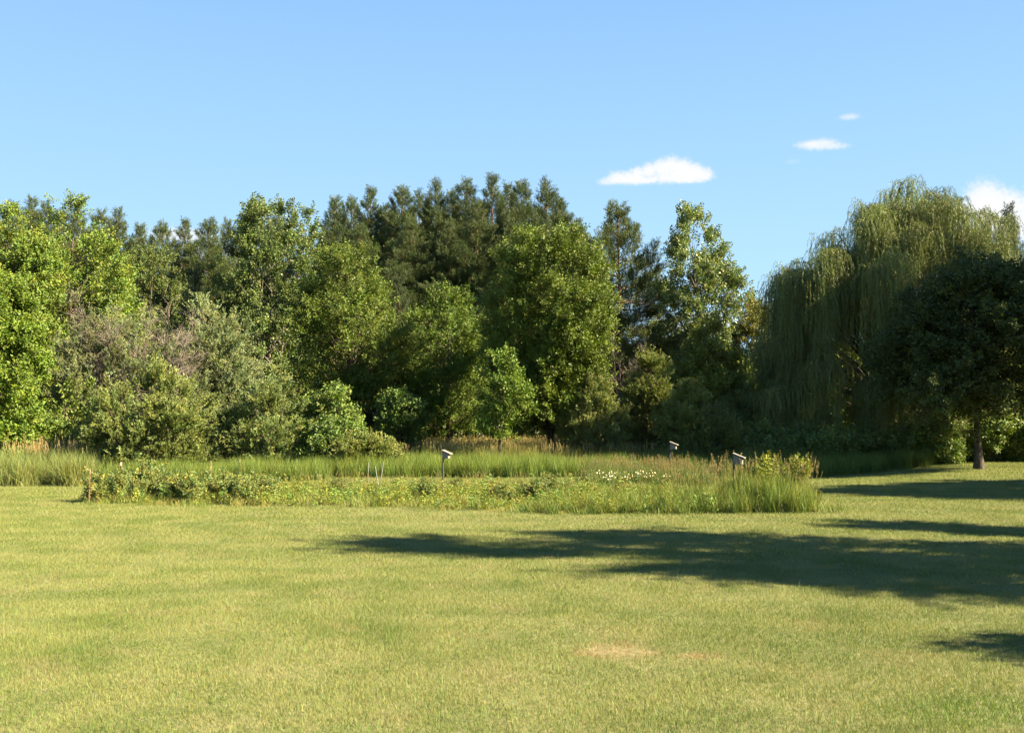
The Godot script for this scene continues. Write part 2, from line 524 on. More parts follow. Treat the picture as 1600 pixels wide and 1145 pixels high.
func pine(c: Dictionary) -> Array:
	# [trunk geometry, dead branches geometry, crown copies]
	rng.seed = c.seed
	var h: float = c.h
	var live: float = c.live
	var rad: float = c.rad
	var g := Geo.new()
	var dead := Geo.new()
	var k := Copies.new()
	var pts := []
	var rr := []
	var w := Vector3(rnd(-1, 1), 0, rnd(-1, 1)) * 0.12
	for i in 11:
		var t := i / 10.0
		pts.append(Vector3(w.x * sin(t * 4.0), h * 0.985 * t, w.z * sin(t * 3.0)))
		rr.append(c.trunk * (1.0 - 0.95 * t) + 0.012)
	g.tube(pts.slice(0, 5), rr.slice(0, 5), 8, Color(0.1, 0.07, 0.055))
	g.tube(pts.slice(4, 11), rr.slice(4, 11), 8, Color(0.26, 0.125, 0.065))
	var y: float = h * c.get("dead_from", 0.16)
	while y < h * 0.985:
		var t := y / h
		var tl := (y - h * live) / (h * (1.0 - live))
		var nb := rng.randi_range(4, 6)
		var a0 := rnd(0, TAU)
		for b in nb:
			var a := a0 + TAU * b / nb + rnd(-0.3, 0.3)
			var out := Vector3(cos(a), 0, sin(a))
			var p0 := Vector3(w.x * sin(t * 4.0), y + rnd(-0.12, 0.12), w.z * sin(t * 3.0))
			if tl < 0.0 or (tl < 0.25 and rnd(0, 1) < 0.3):
				var l0 := rad * rnd(0.35, 0.8)
				var e0 := p0 + out * l0 + Vector3(0, l0 * rnd(-0.3, 0.2), 0)
				dead.tube([p0, p0.lerp(e0, 0.5) + rdir() * 0.08, e0], [0.03, 0.018, 0.005], 4, Color(0.15, 0.105, 0.08))
				for i in 6:
					var q := p0.lerp(e0, rnd(0.3, 1.0))
					var d := (out + rdir()).normalized()
					dead.blade(q, d, d.cross(rdir()).normalized(), rdir() * 0.5, rnd(0.25, 0.6), 0.016, 2, Color(0.17, 0.12, 0.095))
				continue
			var shape := minf(1.0, pow(maxf(0.0, 1.0 - tl) * 1.3, 1.1))
			var l: float = maxf(0.16, rad * shape * rnd(0.55, 1.25) * (0.75 + 0.25 * smoothstep(0.0, 0.25, tl)))
			var rise := lerpf(c.get("droop", 0.05), 0.95, pow(clampf(tl, 0.0, 1.0), 1.3)) + rnd(-0.12, 0.12)
			var e := p0 + out * l + Vector3(0, l * rise, 0)
			var mid := p0.lerp(e, 0.55) + Vector3(0, -l * 0.1, 0)
			g.tube([p0, mid, e], [0.012 + 0.016 * l, 0.014, 0.006], 4, Color(0.2, 0.11, 0.07))
			var ns := int(2 + l * c.get("dense", 5.0) * (1.0 - 0.35 * clampf(tl, 0.0, 1.0)))
			for i in ns:
				var f := pow(rnd(0.12, 1.0), 0.6)
				var q: Vector3 = p0.lerp(mid, f * 2.0) if f < 0.5 else mid.lerp(e, f * 2.0 - 1.0)
				var sidev := out.cross(Vector3.UP) * rnd(-1, 1)
				q += sidev * l * 0.3 * sin(f * 2.6) + Vector3(0, rnd(-0.05, 0.15), 0)
				var gd := (out * 0.7 + sidev * 0.8 + Vector3(0, rnd(0.35, 1.2) + 0.9 * clampf(tl, 0.0, 1.0), 0) + rdir() * 0.35).normalized()
				var s := rnd(0.7, 1.25) * lerpf(1.0, 0.75, clampf(tl, 0, 1))
				k.add(along(gd, rnd(0, TAU), Vector3(s * 0.72, s * 1.15, s * 0.72)), q, tone(c.color, 0.3, 0.2))
		y += rnd(0.42, 0.62)
	for i in 5:
		k.add(along(Vector3(rnd(-0.2, 0.2), 1, rnd(-0.2, 0.2)), rnd(0, TAU), Vector3(0.5, 1.0, 0.5)), Vector3(0, h - 0.5 - i * 0.18, 0) + w * 0.0, tone(c.color, 0.2, 0.1))
	return [g, dead, k]

func pine_tree(label: String, group: String, x: float, z: float, c: Dictionary) -> Node3D:
	var o := thing("pine_tree", label, "pine", Vector3(x, ground(x, z) - 0.03, z), group)
	var r := pine(c)
	part("trunk", r[0], M.bark, o)
	part("dead_branches", r[1], M.bark, o).set_meta("kind", "stuff")
	spread("crown", G.pine, r[2], M.needle, o)
	return o

func copy_of(o: Node3D, label: String, group: String, at: Vector3, turn: float, s: float) -> Node3D:
	var r: Node3D = o.duplicate()
	r.name = numbered("pine_tree")
	add_child(r)
	r.position = at
	r.rotation.y = turn
	r.scale = Vector3(s, s, s)
	tag(r, label, "pine", group)
	return r

func willow(x: float, z: float, h: float, rad: float) -> void:
	rng.seed = 77
	noise.seed = 77
	var o := thing("weeping_willow", "large weeping willow with long curtains of hanging yellowish green twigs", "willow", Vector3(x, ground(x, z), z))
	var g := Geo.new()
	var barkc := Color(0.074, 0.063, 0.048)
	g.tube([Vector3(0, -0.05, 0), Vector3(0.1, 0.9, 0), Vector3(0.15, 2.2, 0.1), Vector3(0.3, 3.6, 0)], [0.62, 0.48, 0.42, 0.36], 10, barkc)
	var k := Copies.new()
	var ka := Copies.new()
	var arcs := 128
	for i in arcs:
		var low := i >= 84                       # the last ones are low outer boughs
		var f := (i + 0.5) / 84.0
		var a := i * 2.39996 + rnd(-0.3, 0.3)
		var rho: float = rad * (rnd(0.7, 1.0) if low else sqrt(f)) * (1.0 + 0.25 * noise.get_noise_2d(cos(a) * 80, sin(a) * 80))
		var ex := cos(a) * rho
		var ez := sin(a) * rho * 0.85
		var lump := noise.get_noise_2d(ex * 16.0, ez * 16.0 + 50.0)
		# the crown steps up from a low left shoulder to its top right of the middle
		var line := [[-9.0, 5.0], [-7.2, 7.0], [-6.2, 7.8], [-5.5, 9.0], [-5.1, 12.0], [-4.4, 11.2], [-3.4, 11.8], [-2.7, 12.9], [-0.4, 13.7], [0.9, 14.2], [1.9, 15.1], [3.3, 15.5], [5.8, 14.6], [7.2, 11.8], [9.0, 9.0]]
		var peak := at_profile(line, clampf(ex, -8.9, 8.9)) * (1.0 - 0.3 * pow(absf(ez) / rad, 2.0)) * (0.95 + 0.12 * lump) * rnd(0.82, 1.07) * h / 15.9
		if low:
			peak *= rnd(0.4, 0.75)
		peak = clampf(peak, 3.6, h * 1.02)
		var from := Vector3(0.25, minf(peak * 0.5, 3.4 + 2.0 * rnd(0, 1)), 0)
		var ctrl := Vector3(ex * 0.55, peak * 1.12, ez * 0.55)
		var tipp := Vector3(ex, peak * 0.9, ez)
		var pts := []
		var rr := []
		for q in 7:
			var t := q / 6.0
			pts.append(from.lerp(ctrl, t).lerp(ctrl.lerp(tipp, t), t))
			rr.append(lerpf(0.09, 0.012, sqrt(t)))
		g.tube(pts, rr, 5, barkc)
		var tc := rnd(0.72, 1.28)
		var edge := clampf(rho / rad, 0, 1)
		for j in 22:
			# side twigs arch away from the bough and then hang
			var t := 1.0 - 0.55 * rnd(0, 1) * rnd(0, 1)
			var q: Vector3 = from.lerp(ctrl, t).lerp(ctrl.lerp(tipp, t), t)
			var aa := rnd(0, TAU)
			q += Vector3(cos(aa), rnd(-0.5, 0.2), sin(aa)) * rnd(0.05, 0.85)
			var ln := lerpf(1.5, 4.2, edge * edge) * rnd(0.35, 1.35)
			ln = minf(ln, q.y - rnd(0.7, 1.8))
			var yy := q.y
			var first := true
			while first or yy > q.y - ln:
				var sy := rnd(0.7, 1.1)
				var s := rnd(0.8, 1.25)
				var cc := tone(Color(0.142, 0.168, 0.060), 0.22, 0.12)
				var cl := Color(cc.r * tc, cc.g * tc, cc.b * tc)
				var at := Vector3(q.x, yy, q.z) + Vector3(cos(aa), 0, sin(aa)) * 0.1 * (q.y - yy)
				if first:
					ka.add(Basis(Vector3.UP, rnd(0, TAU)).scaled_local(Vector3(s, s, s)), at, cl)
					yy -= 0.75 * s
					first = false
				else:
					k.add(Basis(Vector3.UP, rnd(0, TAU)).scaled_local(Vector3(s, sy, s)), at, cl)
					yy -= 1.1 * sy
	part("trunk", g, M.bark, o)
	spread("crown", G.strand, k, M.leaf, o)
	spread("arching_twigs", G.arch, ka, M.leaf, o)

# ------------------------------------------------------------------ fields of grass
func inside(poly: PackedVector2Array, p: Vector2) -> bool:
	return Geometry2D.is_point_in_polygon(p, poly)

func field(called: String, label: String, category: String, mesh: Mesh, poly: PackedVector2Array, n: int, hs: Vector2, color: Callable, seed_: int, height = null) -> void:
	rng.seed = seed_
	var lo := poly[0]
	var hi := poly[0]
	for p in poly:
		lo = lo.min(p); hi = hi.max(p)
	var k := Copies.new()
	var tries := 0
	while k.count < n and tries < n * 6:
		tries += 1
		var p := Vector2(rnd(lo.x, hi.x), rnd(lo.y, hi.y))
		# the edge of a stand of grass wanders
		var w := Vector2(lawn_n2.get_noise_2d(p.x * 0.8 + seed_, p.y * 0.8), lawn_n2.get_noise_2d(p.x * 0.8, p.y * 0.8 + seed_)) * 0.9
		if not inside(poly, p + w + Vector2(rnd(-0.12, 0.12), rnd(-0.12, 0.12))):
			continue
		var s := rnd(hs.x, hs.y)
		if height != null:
			s *= height.call(p.x, p.y)
		if s < 0.12:
			continue
		var tilt := Basis(Vector3(rnd(-1, 1), 0, rnd(-1, 1)).normalized(), rnd(0, 0.16))
		k.add(tilt * Basis(Vector3.UP, rnd(0, TAU)).scaled_local(Vector3(0.6 + 0.4 * s, s, 0.6 + 0.4 * s)), Vector3(p.x, ground(p.x, p.y), p.y), color.call(p.x, p.y))
	var o := spread(called, mesh, k, M.grass)
	tag(o, label, category, "", "stuff")

func P2(a: Array) -> PackedVector2Array:
	var r := PackedVector2Array()
	for p in a:
		r.append(Vector2(p[0], p[1]))
	return r

# ------------------------------------------------------------------ sky
func make_sky() -> Sky:
	var W := 4096
	var H := 2048
	var small := Image.create(4, 256, false, Image.FORMAT_RGBF)
	for j in 256:
		var el := 90.0 - (j + 0.5) / 256.0 * 180.0
		for i in 4:
			var t := clampf(el / 90.0, 0.0, 1.0)
			var hor := Color(0.52, 0.8, 0.9)
			var mid := Color(0.22, 0.43, 0.82)
			var zen := Color(0.09, 0.21, 0.55)
			var c := hor.lerp(mid, pow(t / 0.3, 0.8)) if t < 0.3 else mid.lerp(zen, 1.0 - pow(1.0 - (t - 0.3) / 0.7, 1.6))
			if el < 0.0:
				c = hor.lerp(Color(0.12, 0.14, 0.07), clampf(-el / 4.0, 0.0, 1.0))
			small.set_pixel(i, j, c)
	small.resize(W, H, Image.INTERPOLATE_BILINEAR)
	# clouds: [centre u, centre v, half width, half height, puffs, seed] in photograph pixels, i.e. directions
	var fn := FastNoiseLite.new()
	fn.frequency = 0.02
	fn.fractal_octaves = 4
	var puffs := [
		[950, 286, 14, 7, 0.7], [966, 281, 15, 11, 0.95], [984, 280, 13, 10, 0.95], [1000, 276, 14, 12, 1.0], [1018, 271, 13, 12, 1.0], [1036, 268, 15, 15, 1.0], [1054, 266, 17, 16, 1.0], [1072, 270, 17, 15, 1.0],
		[1090, 275, 16, 13, 1.0], [1106, 281, 14, 11, 0.95], [1000, 286, 40, 7, 1.0], [1060, 283, 50, 11, 1.0], [1085, 287, 32, 7, 0.9],
		[1290, 248, 30, 9, 0.85], [1268, 246, 20, 5, 0.6], [1318, 253, 20, 4, 0.6], [1338, 211, 17, 4.5, 0.6], [1245, 270, 12, 3, 0.18],
		[1548, 350, 34, 28, 1.0], [1580, 362, 36, 26, 1.0], [1530, 375, 50, 26, 1.0], [1640, 372, 60, 30, 1.0], [1600, 395, 110, 26, 0.9],
		[280, 385, 60, 12, 0.8], [330, 420, 60, 30, 0.7], [1105, 515, 60, 24, 0.8]]
	for p in puffs:
		# degrees per photograph pixel at this place
		var az0 := rad_to_deg(atan((p[0] - 800.0) / F))
		var el0 := PITCH + rad_to_deg(atan((572.5 - p[1]) / F))
		var kx := rad_to_deg(1.0 / F) * pow(cos(deg_to_rad(az0)), 2)
		var hx: float = p[2] * kx * 1.25
		var hy: float = p[3] * rad_to_deg(1.0 / F) * 1.25
		var x0 := floori((az0 - hx * 1.2) / 360.0 * W)      # -z is the left edge of the panorama
		var x1 := floori((az0 + hx * 1.2) / 360.0 * W)
		var y0 := int((90.0 - el0 - hy * 1.2) / 180.0 * H)
		var y1 := int((90.0 - el0 + hy * 1.2) / 180.0 * H)
		for yy in range(y0, y1 + 1):
			for xx in range(x0, x1 + 1):
				var az := (xx + 0.5) / W * 360.0
				var el := 90.0 - (yy + 0.5) / H * 180.0
				var dx := (az - az0) / hx
				var dy := (el - el0) / hy
				if dy < 0.0:
					dy *= 1.35
				var q := sqrt(dx * dx + dy * dy) + 0.34 * fn.get_noise_2d(az * 210.0, el * 300.0)
				var al: float = smoothstep(1.02, 0.35, q) * p[4] * 0.9
				if al <= 0.0:
					continue
				var white := Color(0.79, 0.785, 0.79)
				small.set_pixel(posmod(xx, W), yy, small.get_pixel(posmod(xx, W), yy).lerp(white, al))
	var pm := PanoramaSkyMaterial.new()
	pm.panorama = ImageTexture.create_from_image(small)
	var sky := Sky.new()
	sky.sky_material = pm
	return sky

# ------------------------------------------------------------------ scene
func _ready() -> void:
	var cam := Camera3D.new()
	cam.name = "camera"
	add_child(cam)
	cam.position = Vector3(0, EYE, 0)
	cam.rotation_degrees = Vector3(PITCH, 0, 0)
	cam.fov = rad_to_deg(2.0 * atan(572.5 / F))
	cam.far = 2000.0
	cam.current = true
	var env := Environment.new()
	env.background_mode = Environment.BG_SKY
	env.sky = make_sky()
	env.tonemap_mode = Environment.TONE_MAPPER_LINEAR
	env.tonemap_exposure = 6.4
	env.background_energy_multiplier = 0.203
	env.sdfgi_enabled = true
	env.ssao_enabled = true
	env.ssil_enabled = true
	var we := WorldEnvironment.new()
	we.name = "world_environment"
	we.environment = env
	add_child(we)
	var sun := DirectionalLight3D.new()
	sun.name = "sun"
	sun.light_energy = 1.6
	sun.light_color = Color(1.0, 0.915, 0.76)
	sun.light_angular_distance = 0.5
	sun.shadow_enabled = true
	var el := deg_to_rad(SUN_EL)
	var az := deg_to_rad(SUN_AZ)
	var to_sun := Vector3(cos(el) * cos(az), sin(el), cos(el) * sin(az))
	add_child(sun)
	sun.look_at_from_position(to_sun * 100.0, Vector3.ZERO, Vector3.UP)
	make_materials()
	rng.seed = 1
	make_shapes()
	print("shapes ", Time.get_ticks_msec())
	build_ground()
	build_lawn()
	print("lawn ", Time.get_ticks_msec())
	build_pines()
	build_broadleaves()
	print("trees ", Time.get_ticks_msec())
	build_shrubs()
	build_offstage()
	print("shrubs ", Time.get_ticks_msec())
	build_meadow()
	build_bed()
	build_garden_things()
	print("done ", Time.get_ticks_msec())

func build_ground() -> void:
	var xs := []
	var zs := []
	for i in 161:
		xs.append(-80.0 + i)
	for i in 111:
		zs.append(12.0 - i)
	xs = [-900.0, -400.0, -180.0] + xs + [180.0, 400.0, 900.0]
	zs = [600.0, 200.0, 60.0] + zs + [-180.0, -400.0, -1000.0]
	var st := SurfaceTool.new()
	st.begin(Mesh.PRIMITIVE_TRIANGLES)
	for z in zs:
		for x in xs:
			st.add_vertex(Vector3(x, ground(x, z), z))
	var w := xs.size()
	for j in zs.size() - 1:
		for i in w - 1:
			var a := j * w + i
			st.add_index(a); st.add_index(a + w); st.add_index(a + w + 1)
			st.add_index(a); st.add_index(a + w + 1); st.add_index(a + 1)
	st.generate_normals()
	var o := MeshInstance3D.new()
	o.name = "ground"
	o.mesh = st.commit()
	o.material_override = M.soil
	add_child(o)
	tag(o, "dry thatch and soil under the lawn and the wood", "ground", "", "structure")

var lawn_n1 := FastNoiseLite.new()
var lawn_n2 := FastNoiseLite.new()
func lawn_color(x: float, z: float) -> Color:
	var a := lawn_n1.get_noise_2d(x, z)
	var b := lawn_n2.get_noise_2d(x, z)
	var green := Color(0.116, 0.153, 0.036)
	var pale := Color(0.184, 0.204, 0.068)
	var straw := Color(0.255, 0.217, 0.114)
	var big := lawn_n2.get_noise_2d(x * 0.13 + 70.0, z * 0.3)
	# the mower ran across the view: long streaks of lighter and darker growth
	var run := lawn_n1.get_noise_2d(x * 0.09 + 11.0, z * 1.1)
	var c := green.lerp(pale, clampf(0.6 + a * 1.4 + big * 0.5 + run * 0.9, 0.0, 1.0))
	c = c.lerp(straw, clampf((b - 0.25) * 1.5, 0.0, 0.35))
	# two scalped places where the sward has died
	var e := Vector2((x - 0.95) / 0.3, (z + 8.75) / 0.26).length() + 0.9 * lawn_n2.get_noise_2d(x * 6.0, z * 6.0)
	var e2 := Vector2((x - 1.65) / 0.28, (z + 8.6) / 0.14).length()
	c = c.lerp(Color(0.305, 0.210, 0.121), clampf(1.6 - minf(e, e2 + 0.4) * 1.1, 0.0, 1.0))
	# a lush place
	var l := Vector2((x - 3.4) / 0.8, (z + 6.9) / 0.4).length()
	c = c.lerp(Color(0.095, 0.165, 0.013), clampf(1.3 - l, 0.0, 0.75))
	return tone(c, 0.15, 0.06)

func build_lawn() -> void:
	rng.seed = 21
	lawn_n1.seed = 3; lawn_n1.frequency = 0.8; lawn_n1.fractal_octaves = 4
	lawn_n2.seed = 8; lawn_n2.frequency = 0.8; lawn_n2.fractal_octaves = 3
	var k := Copies.new()
	var d := 4.2
	while d < 48.0:
		# tufts grow a little and thin out with distance from the near edge, so that the sward closes everywhere
		var s := clampf(d / 11.0, 0.85, 3.0)
		var step := 0.062 * s
		var half := d * 0.58 + 3.0
		var n := int(2.0 * half / step)
		for i in n:
			var x := -half + (i + rnd(0, 1)) * step
			var z := -d - rnd(0, step)
			if z < -39.0 and x < 8.0 and x > -15.0:
				continue
			var sc := s * rnd(0.8, 1.2)
			var hh := 1.0 + 0.5 * lawn_n1.get_noise_2d(x * 0.7 + 40, z * 0.7)
			var e := Vector2((x - 0.95) / 0.3, (z + 8.75) / 0.2).length()
			if e < 1.0:
				hh *= 0.4
			k.add(Basis(Vector3.UP, rnd(0, TAU)).scaled_local(Vector3(sc, (0.62 + 0.38 * sc) * hh, sc)), Vector3(x, ground(x, z), z), lawn_color(x, z))
		d += step
	var o := spread("lawn_grass", G.lawn, k, M.grass)
	tag(o, "short mown yellowish green lawn grass in the open foreground", "grass", "", "stuff")
	# blades the mower missed, and small broad weeds
	var ks := Copies.new()
	var kw := Copies.new()
	for i in 11000:
		var dd := rnd(4.5, 20.0)
		var x := rnd(-1, 1) * (dd * 0.58 + 2.0)
		ks.add(Basis(Vector3.UP, rnd(0, TAU)).scaled_local(Vector3.ONE * rnd(0.6, 1.25)), Vector3(x, ground(x, -dd), -dd), lawn_color(x, -dd))
		if i % 7 == 0 and lawn_n2.get_noise_2d(x * 0.5 + 90.0, dd * 0.5) > 0.05:
			var s := rnd(0.1, 0.22)
			kw.add(Basis(Vector3.UP, rnd(0, TAU)).scaled_local(Vector3(s, s * 0.45, s)), Vector3(x, ground(x, -dd), -dd), tone(Color(0.1, 0.155, 0.03), 0.25, 0.2))
	tag(spread("stray_grass", G.stray, ks, M.grass), "longer stray blades standing over the mown lawn", "grass", "", "stuff")
	tag(spread("lawn_weeds", G.herb, kw, M.grass), "small green broad leaved weeds scattered in the lawn", "weeds", "", "stuff")

func build_pines() -> void:
	var dark := Color(0.068, 0.096, 0.031)
	var protos := []
	var grp := "plantation pines behind the broadleaf trees"
	var lab := ["dark pine with a pointed top behind the yellowish green tree", "dark pine with a pointed top behind the olive tree and the aspen", "tall dark pine with a pointed top behind the spreading elm", "tall dark pine with a pointed top behind the vase shaped elm"]
	# [u, top v, d]
	var spots := [
		[10, 318, 78], [38, 312, 80], [62, 322, 74], [88, 326, 80], [112, 322, 76], [150, 332, 80], [178, 330, 76], [212, 352, 82], [246, 350, 78], [282, 345, 74], [322, 340, 72], [352, 348, 80],
		[395, 330, 80], [430, 325, 84],
		[520, 310, 76], [545, 312, 82], [575, 296, 76], [600, 318, 84], [626, 290, 76], [655, 305, 82], [680, 286, 76], [705, 300, 84], [728, 284, 76], [768, 276, 76], [792, 290, 82], [815, 281, 74], [856, 286, 76], [878, 318, 80], [905, 345, 76],
		[744, 320, 70], [640, 345, 70], [700, 350, 69], [560, 350, 70], [800, 345, 69]]
	var i := 0
	for s in spots:
		var d: float = s[2]
		var zone := 0 if s[0] < 200 else 1 if s[0] < 460 else 2 if s[0] < 690 else 3
		var x := px(s[0], d)
		var z := -d
		var h: float = py(s[1], d) - ground(x, z)
		if i < 6:
			var o := pine_tree(lab[zone], grp, x, z, {"seed": 100 + i, "h": h, "live": [0.36, 0.5, 0.42, 0.55, 0.32, 0.46][i], "rad": [3.3, 2.6, 3.6, 2.8, 3.1, 3.9][i], "trunk": 0.2, "color": dark, "dense": 21.0})
			o.rotation.y = i
			o.set_meta("h", h)
			protos.append([o, h])
		else:
			var p: Array = protos[(i * 5 + i / 6) % 6]
			copy_of(p[0], lab[zone], grp, Vector3(x, ground(x, z) - 0.03, z), i * 1.7, h / p[1])
		i += 1
	# the pine that stands in front of the poplar, with its orange stem showing
	var d1 := 60.0
	pine_tree("feathery pine with an orange stem and dead lower branches beside the poplar", "", px(968, d1), -d1, {"seed": 131, "h": py(325, d1), "live": 0.16, "rad": 5.2, "trunk": 0.24, "color": Color(0.090, 0.116, 0.034), "dense": 22.0, "droop": -0.22, "dead_from": 0.08})
	var d2 := 57.0
	pine_tree("young bluish pine poking out between the grey shrub and the wood", "", px(300, d2), -d2, {"seed": 132, "h": py(436, d2), "live": 0.1, "rad": 2.0, "trunk": 0.12, "color": Color(0.063, 0.088, 0.043), "dense": 15.0})
	var d3 := 56.0
	pine_tree("small pine with pale needles between two broadleaf crowns", "", px(622, d3), -d3, {"seed": 133, "h": py(448, d3), "live": 0.12, "rad": 1.7, "trunk": 0.1, "color": Color(0.053, 0.075, 0.030), "dense": 15.0})
	var d4 := 66.0
	pine_tree("pine with upright spires behind the dark round tree", "", px(1585, d4), -d4, {"seed": 134, "h": py(338, d4), "live": 0.15, "rad": 2.6, "trunk": 0.2, "color": Color(0.040, 0.062, 0.024), "dense": 15.0})

func broad(label: String, u: float, d: float, v_top: float, half_px: float, c: Dictionary, called := "broadleaf_tree", category := "tree", group := "") -> void:
	c.x = px(u, d)
	c.z = -d
	c.h = py(v_top, d) - ground(c.x, c.z) - (0.5 if category == "tree" else 0.2)
	c.rad = half_px / F * d
	if not c.has("mesh"): c.mesh = G.broad
	tree(called, label, category, group, c)

func build_broadleaves() -> void:
	var green := Color(0.101, 0.138, 0.023)
	var lime := Color(0.128, 0.178, 0.031)
	broad("tall yellowish green tree standing before the left pines", 105, 50, 300, 112, {"seed": 201, "base": 2.0, "clumps": 95, "size": 1.15, "sprays": 4200, "color": lime, "trunk": 0.2, "profile": ROUND, "hue": 0.2})
	broad("broad lime green tree filling the left edge of the wood", 0, 47, 310, 92, {"seed": 202, "base": 2.0, "clumps": 70, "size": 1.1, "sprays": 3200, "color": lime, "trunk": 0.2, "hue": 0.2})
	broad("low bright green tree with leaves down to the tall grass", 0, 39, 418, 62, {"seed": 203, "base": 0.4, "clumps": 60, "size": 0.8, "sprays": 3000, "color": Color(0.110, 0.164, 0.022), "trunk": 0.12, "profile": TALL})
	broad("olive green tree between the lime tree and the grey aspen", 232, 62, 372, 55, {"seed": 204, "base": 3.0, "clumps": 34, "size": 1.3, "sprays": 1900, "color": Color(0.092, 0.122, 0.035), "trunk": 0.15, "profile": TALL})
	broad("tall greyish aspen with thin pale stems", 418, 58, 312, 86, {"seed": 205, "base": 3.6, "clumps": 95, "size": 0.9, "sprays": 3900, "shoots": 4, "color": Color(0.098, 0.138, 0.045), "trunk": 0.17, "stems": 6, "bark": Color(0.192, 0.178, 0.148), "profile": [[0.0, 0.55], [0.3, 0.85], [0.6, 1.0], [0.85, 0.9], [1.0, 0.6]], "stretch": 1.4, "lift": 0.9, "mesh": G.round, "rise": 1.4})
	broad("spreading elm with an arching stem under the dark opening", 535, 50, 372, 100, {"seed": 206, "base": 3.2, "clumps": 105, "size": 0.85, "sprays": 3400, "shoots": 4, "color": green, "trunk": 0.17, "bark": Color(0.126, 0.104, 0.081), "profile": [[0.0, 0.5], [0.15, 0.9], [0.4, 1.0], [0.6, 0.8], [0.8, 0.62], [1.0, 0.3]], "lift": 0.5, "mesh": G.elm, "rise": 1.2, "lean": Vector2(0.4, 0)})
	broad("leafy green tree between the elm and the vase shaped elm", 700, 53, 445, 82, {"seed": 207, "base": 1.6, "clumps": 85, "size": 0.85, "sprays": 2900, "shoots": 4, "color": Color(0.095, 0.142, 0.022), "trunk": 0.15, "mesh": G.elm, "lift": 0.6})
	broad("tall vase shaped elm on a dark trunk in the meadow", 858, 47, 350, 98, {"seed": 208, "base": 2.2, "clumps": 210, "size": 0.8, "sprays": 8200, "fill": 0.5, "shoots": 4, "color": green, "trunk": 0.19, "bark": Color(0.052, 0.044, 0.037), "profile": [[0.0, 0.5], [0.15, 0.75], [0.4, 0.95], [0.65, 1.0], [0.85, 0.82], [1.0, 0.45]], "mesh": G.elm, "lift": 0.75, "rise": 1.6})
	broad("small sapling with a thin dark stem beside the vase shaped elm", 782, 44, 540, 40, {"seed": 209, "base": 1.9, "clumps": 20, "size": 0.62, "sprays": 560, "shoots": 4, "color": Color(0.102, 0.152, 0.022), "trunk": 0.09, "bark": Color(0.044, 0.037, 0.033), "profile": TALL})
	broad("tall slender poplar with shiny grey green leaves", 1088, 57, 318, 62, {"seed": 210, "base": 2.6, "clumps": 85, "size": 0.8, "sprays": 3200, "color": Color(0.144, 0.181, 0.071), "trunk": 0.2, "bark": Color(0.148, 0.133, 0.111), "profile": [[0.0, 0.7], [0.2, 0.85], [0.45, 0.95], [0.62, 1.0], [0.8, 0.75], [1.0, 0.35]], "stretch": 1.5, "lift": 1.0, "mesh": G.round, "mat": M.gloss, "rise": 1.5})
	broad("yellow green low tree at the foot of the poplar", 1110, 51, 498, 55, {"seed": 211, "base": 0.5, "clumps": 34, "size": 0.95, "sprays": 2200, "color": Color(0.150, 0.164, 0.032), "trunk": 0.1, "profile": TALL})
	broad("small yellowish tree between the poplar and the willow", 1175, 66, 452, 45, {"seed": 212, "base": 0.8, "clumps": 30, "size": 1.2, "sprays": 1800, "color": Color(0.150, 0.147, 0.034), "trunk": 0.12})
	broad("pale feathery tree between the pine and the poplar", 1035, 64, 388, 28, {"seed": 213, "base": 1.0, "clumps": 24, "size": 1.0, "sprays": 1100, "color": Color(0.150, 0.142, 0.040), "trunk": 0.1, "profile": TALL, "mesh": G.shoot})
	willow(px(1372, 50), -50, py(243, 50), 6.9)
	broad("dense dark round tree on a bare trunk at the edge of the lawn", 1527, 40, 392, 124, {"seed": 214, "base": 3.0, "clumps": 80, "size": 1.05, "sprays": 6500, "color": Color(0.052, 0.073, 0.022), "trunk": 0.16, "bark": Color(0.067, 0.056, 0.044), "profile": [[0.0, 0.85], [0.2, 1.0], [0.5, 1.0], [0.75, 0.8], [1.0, 0.25]], "lift": 0.2, "rise": 0.3})

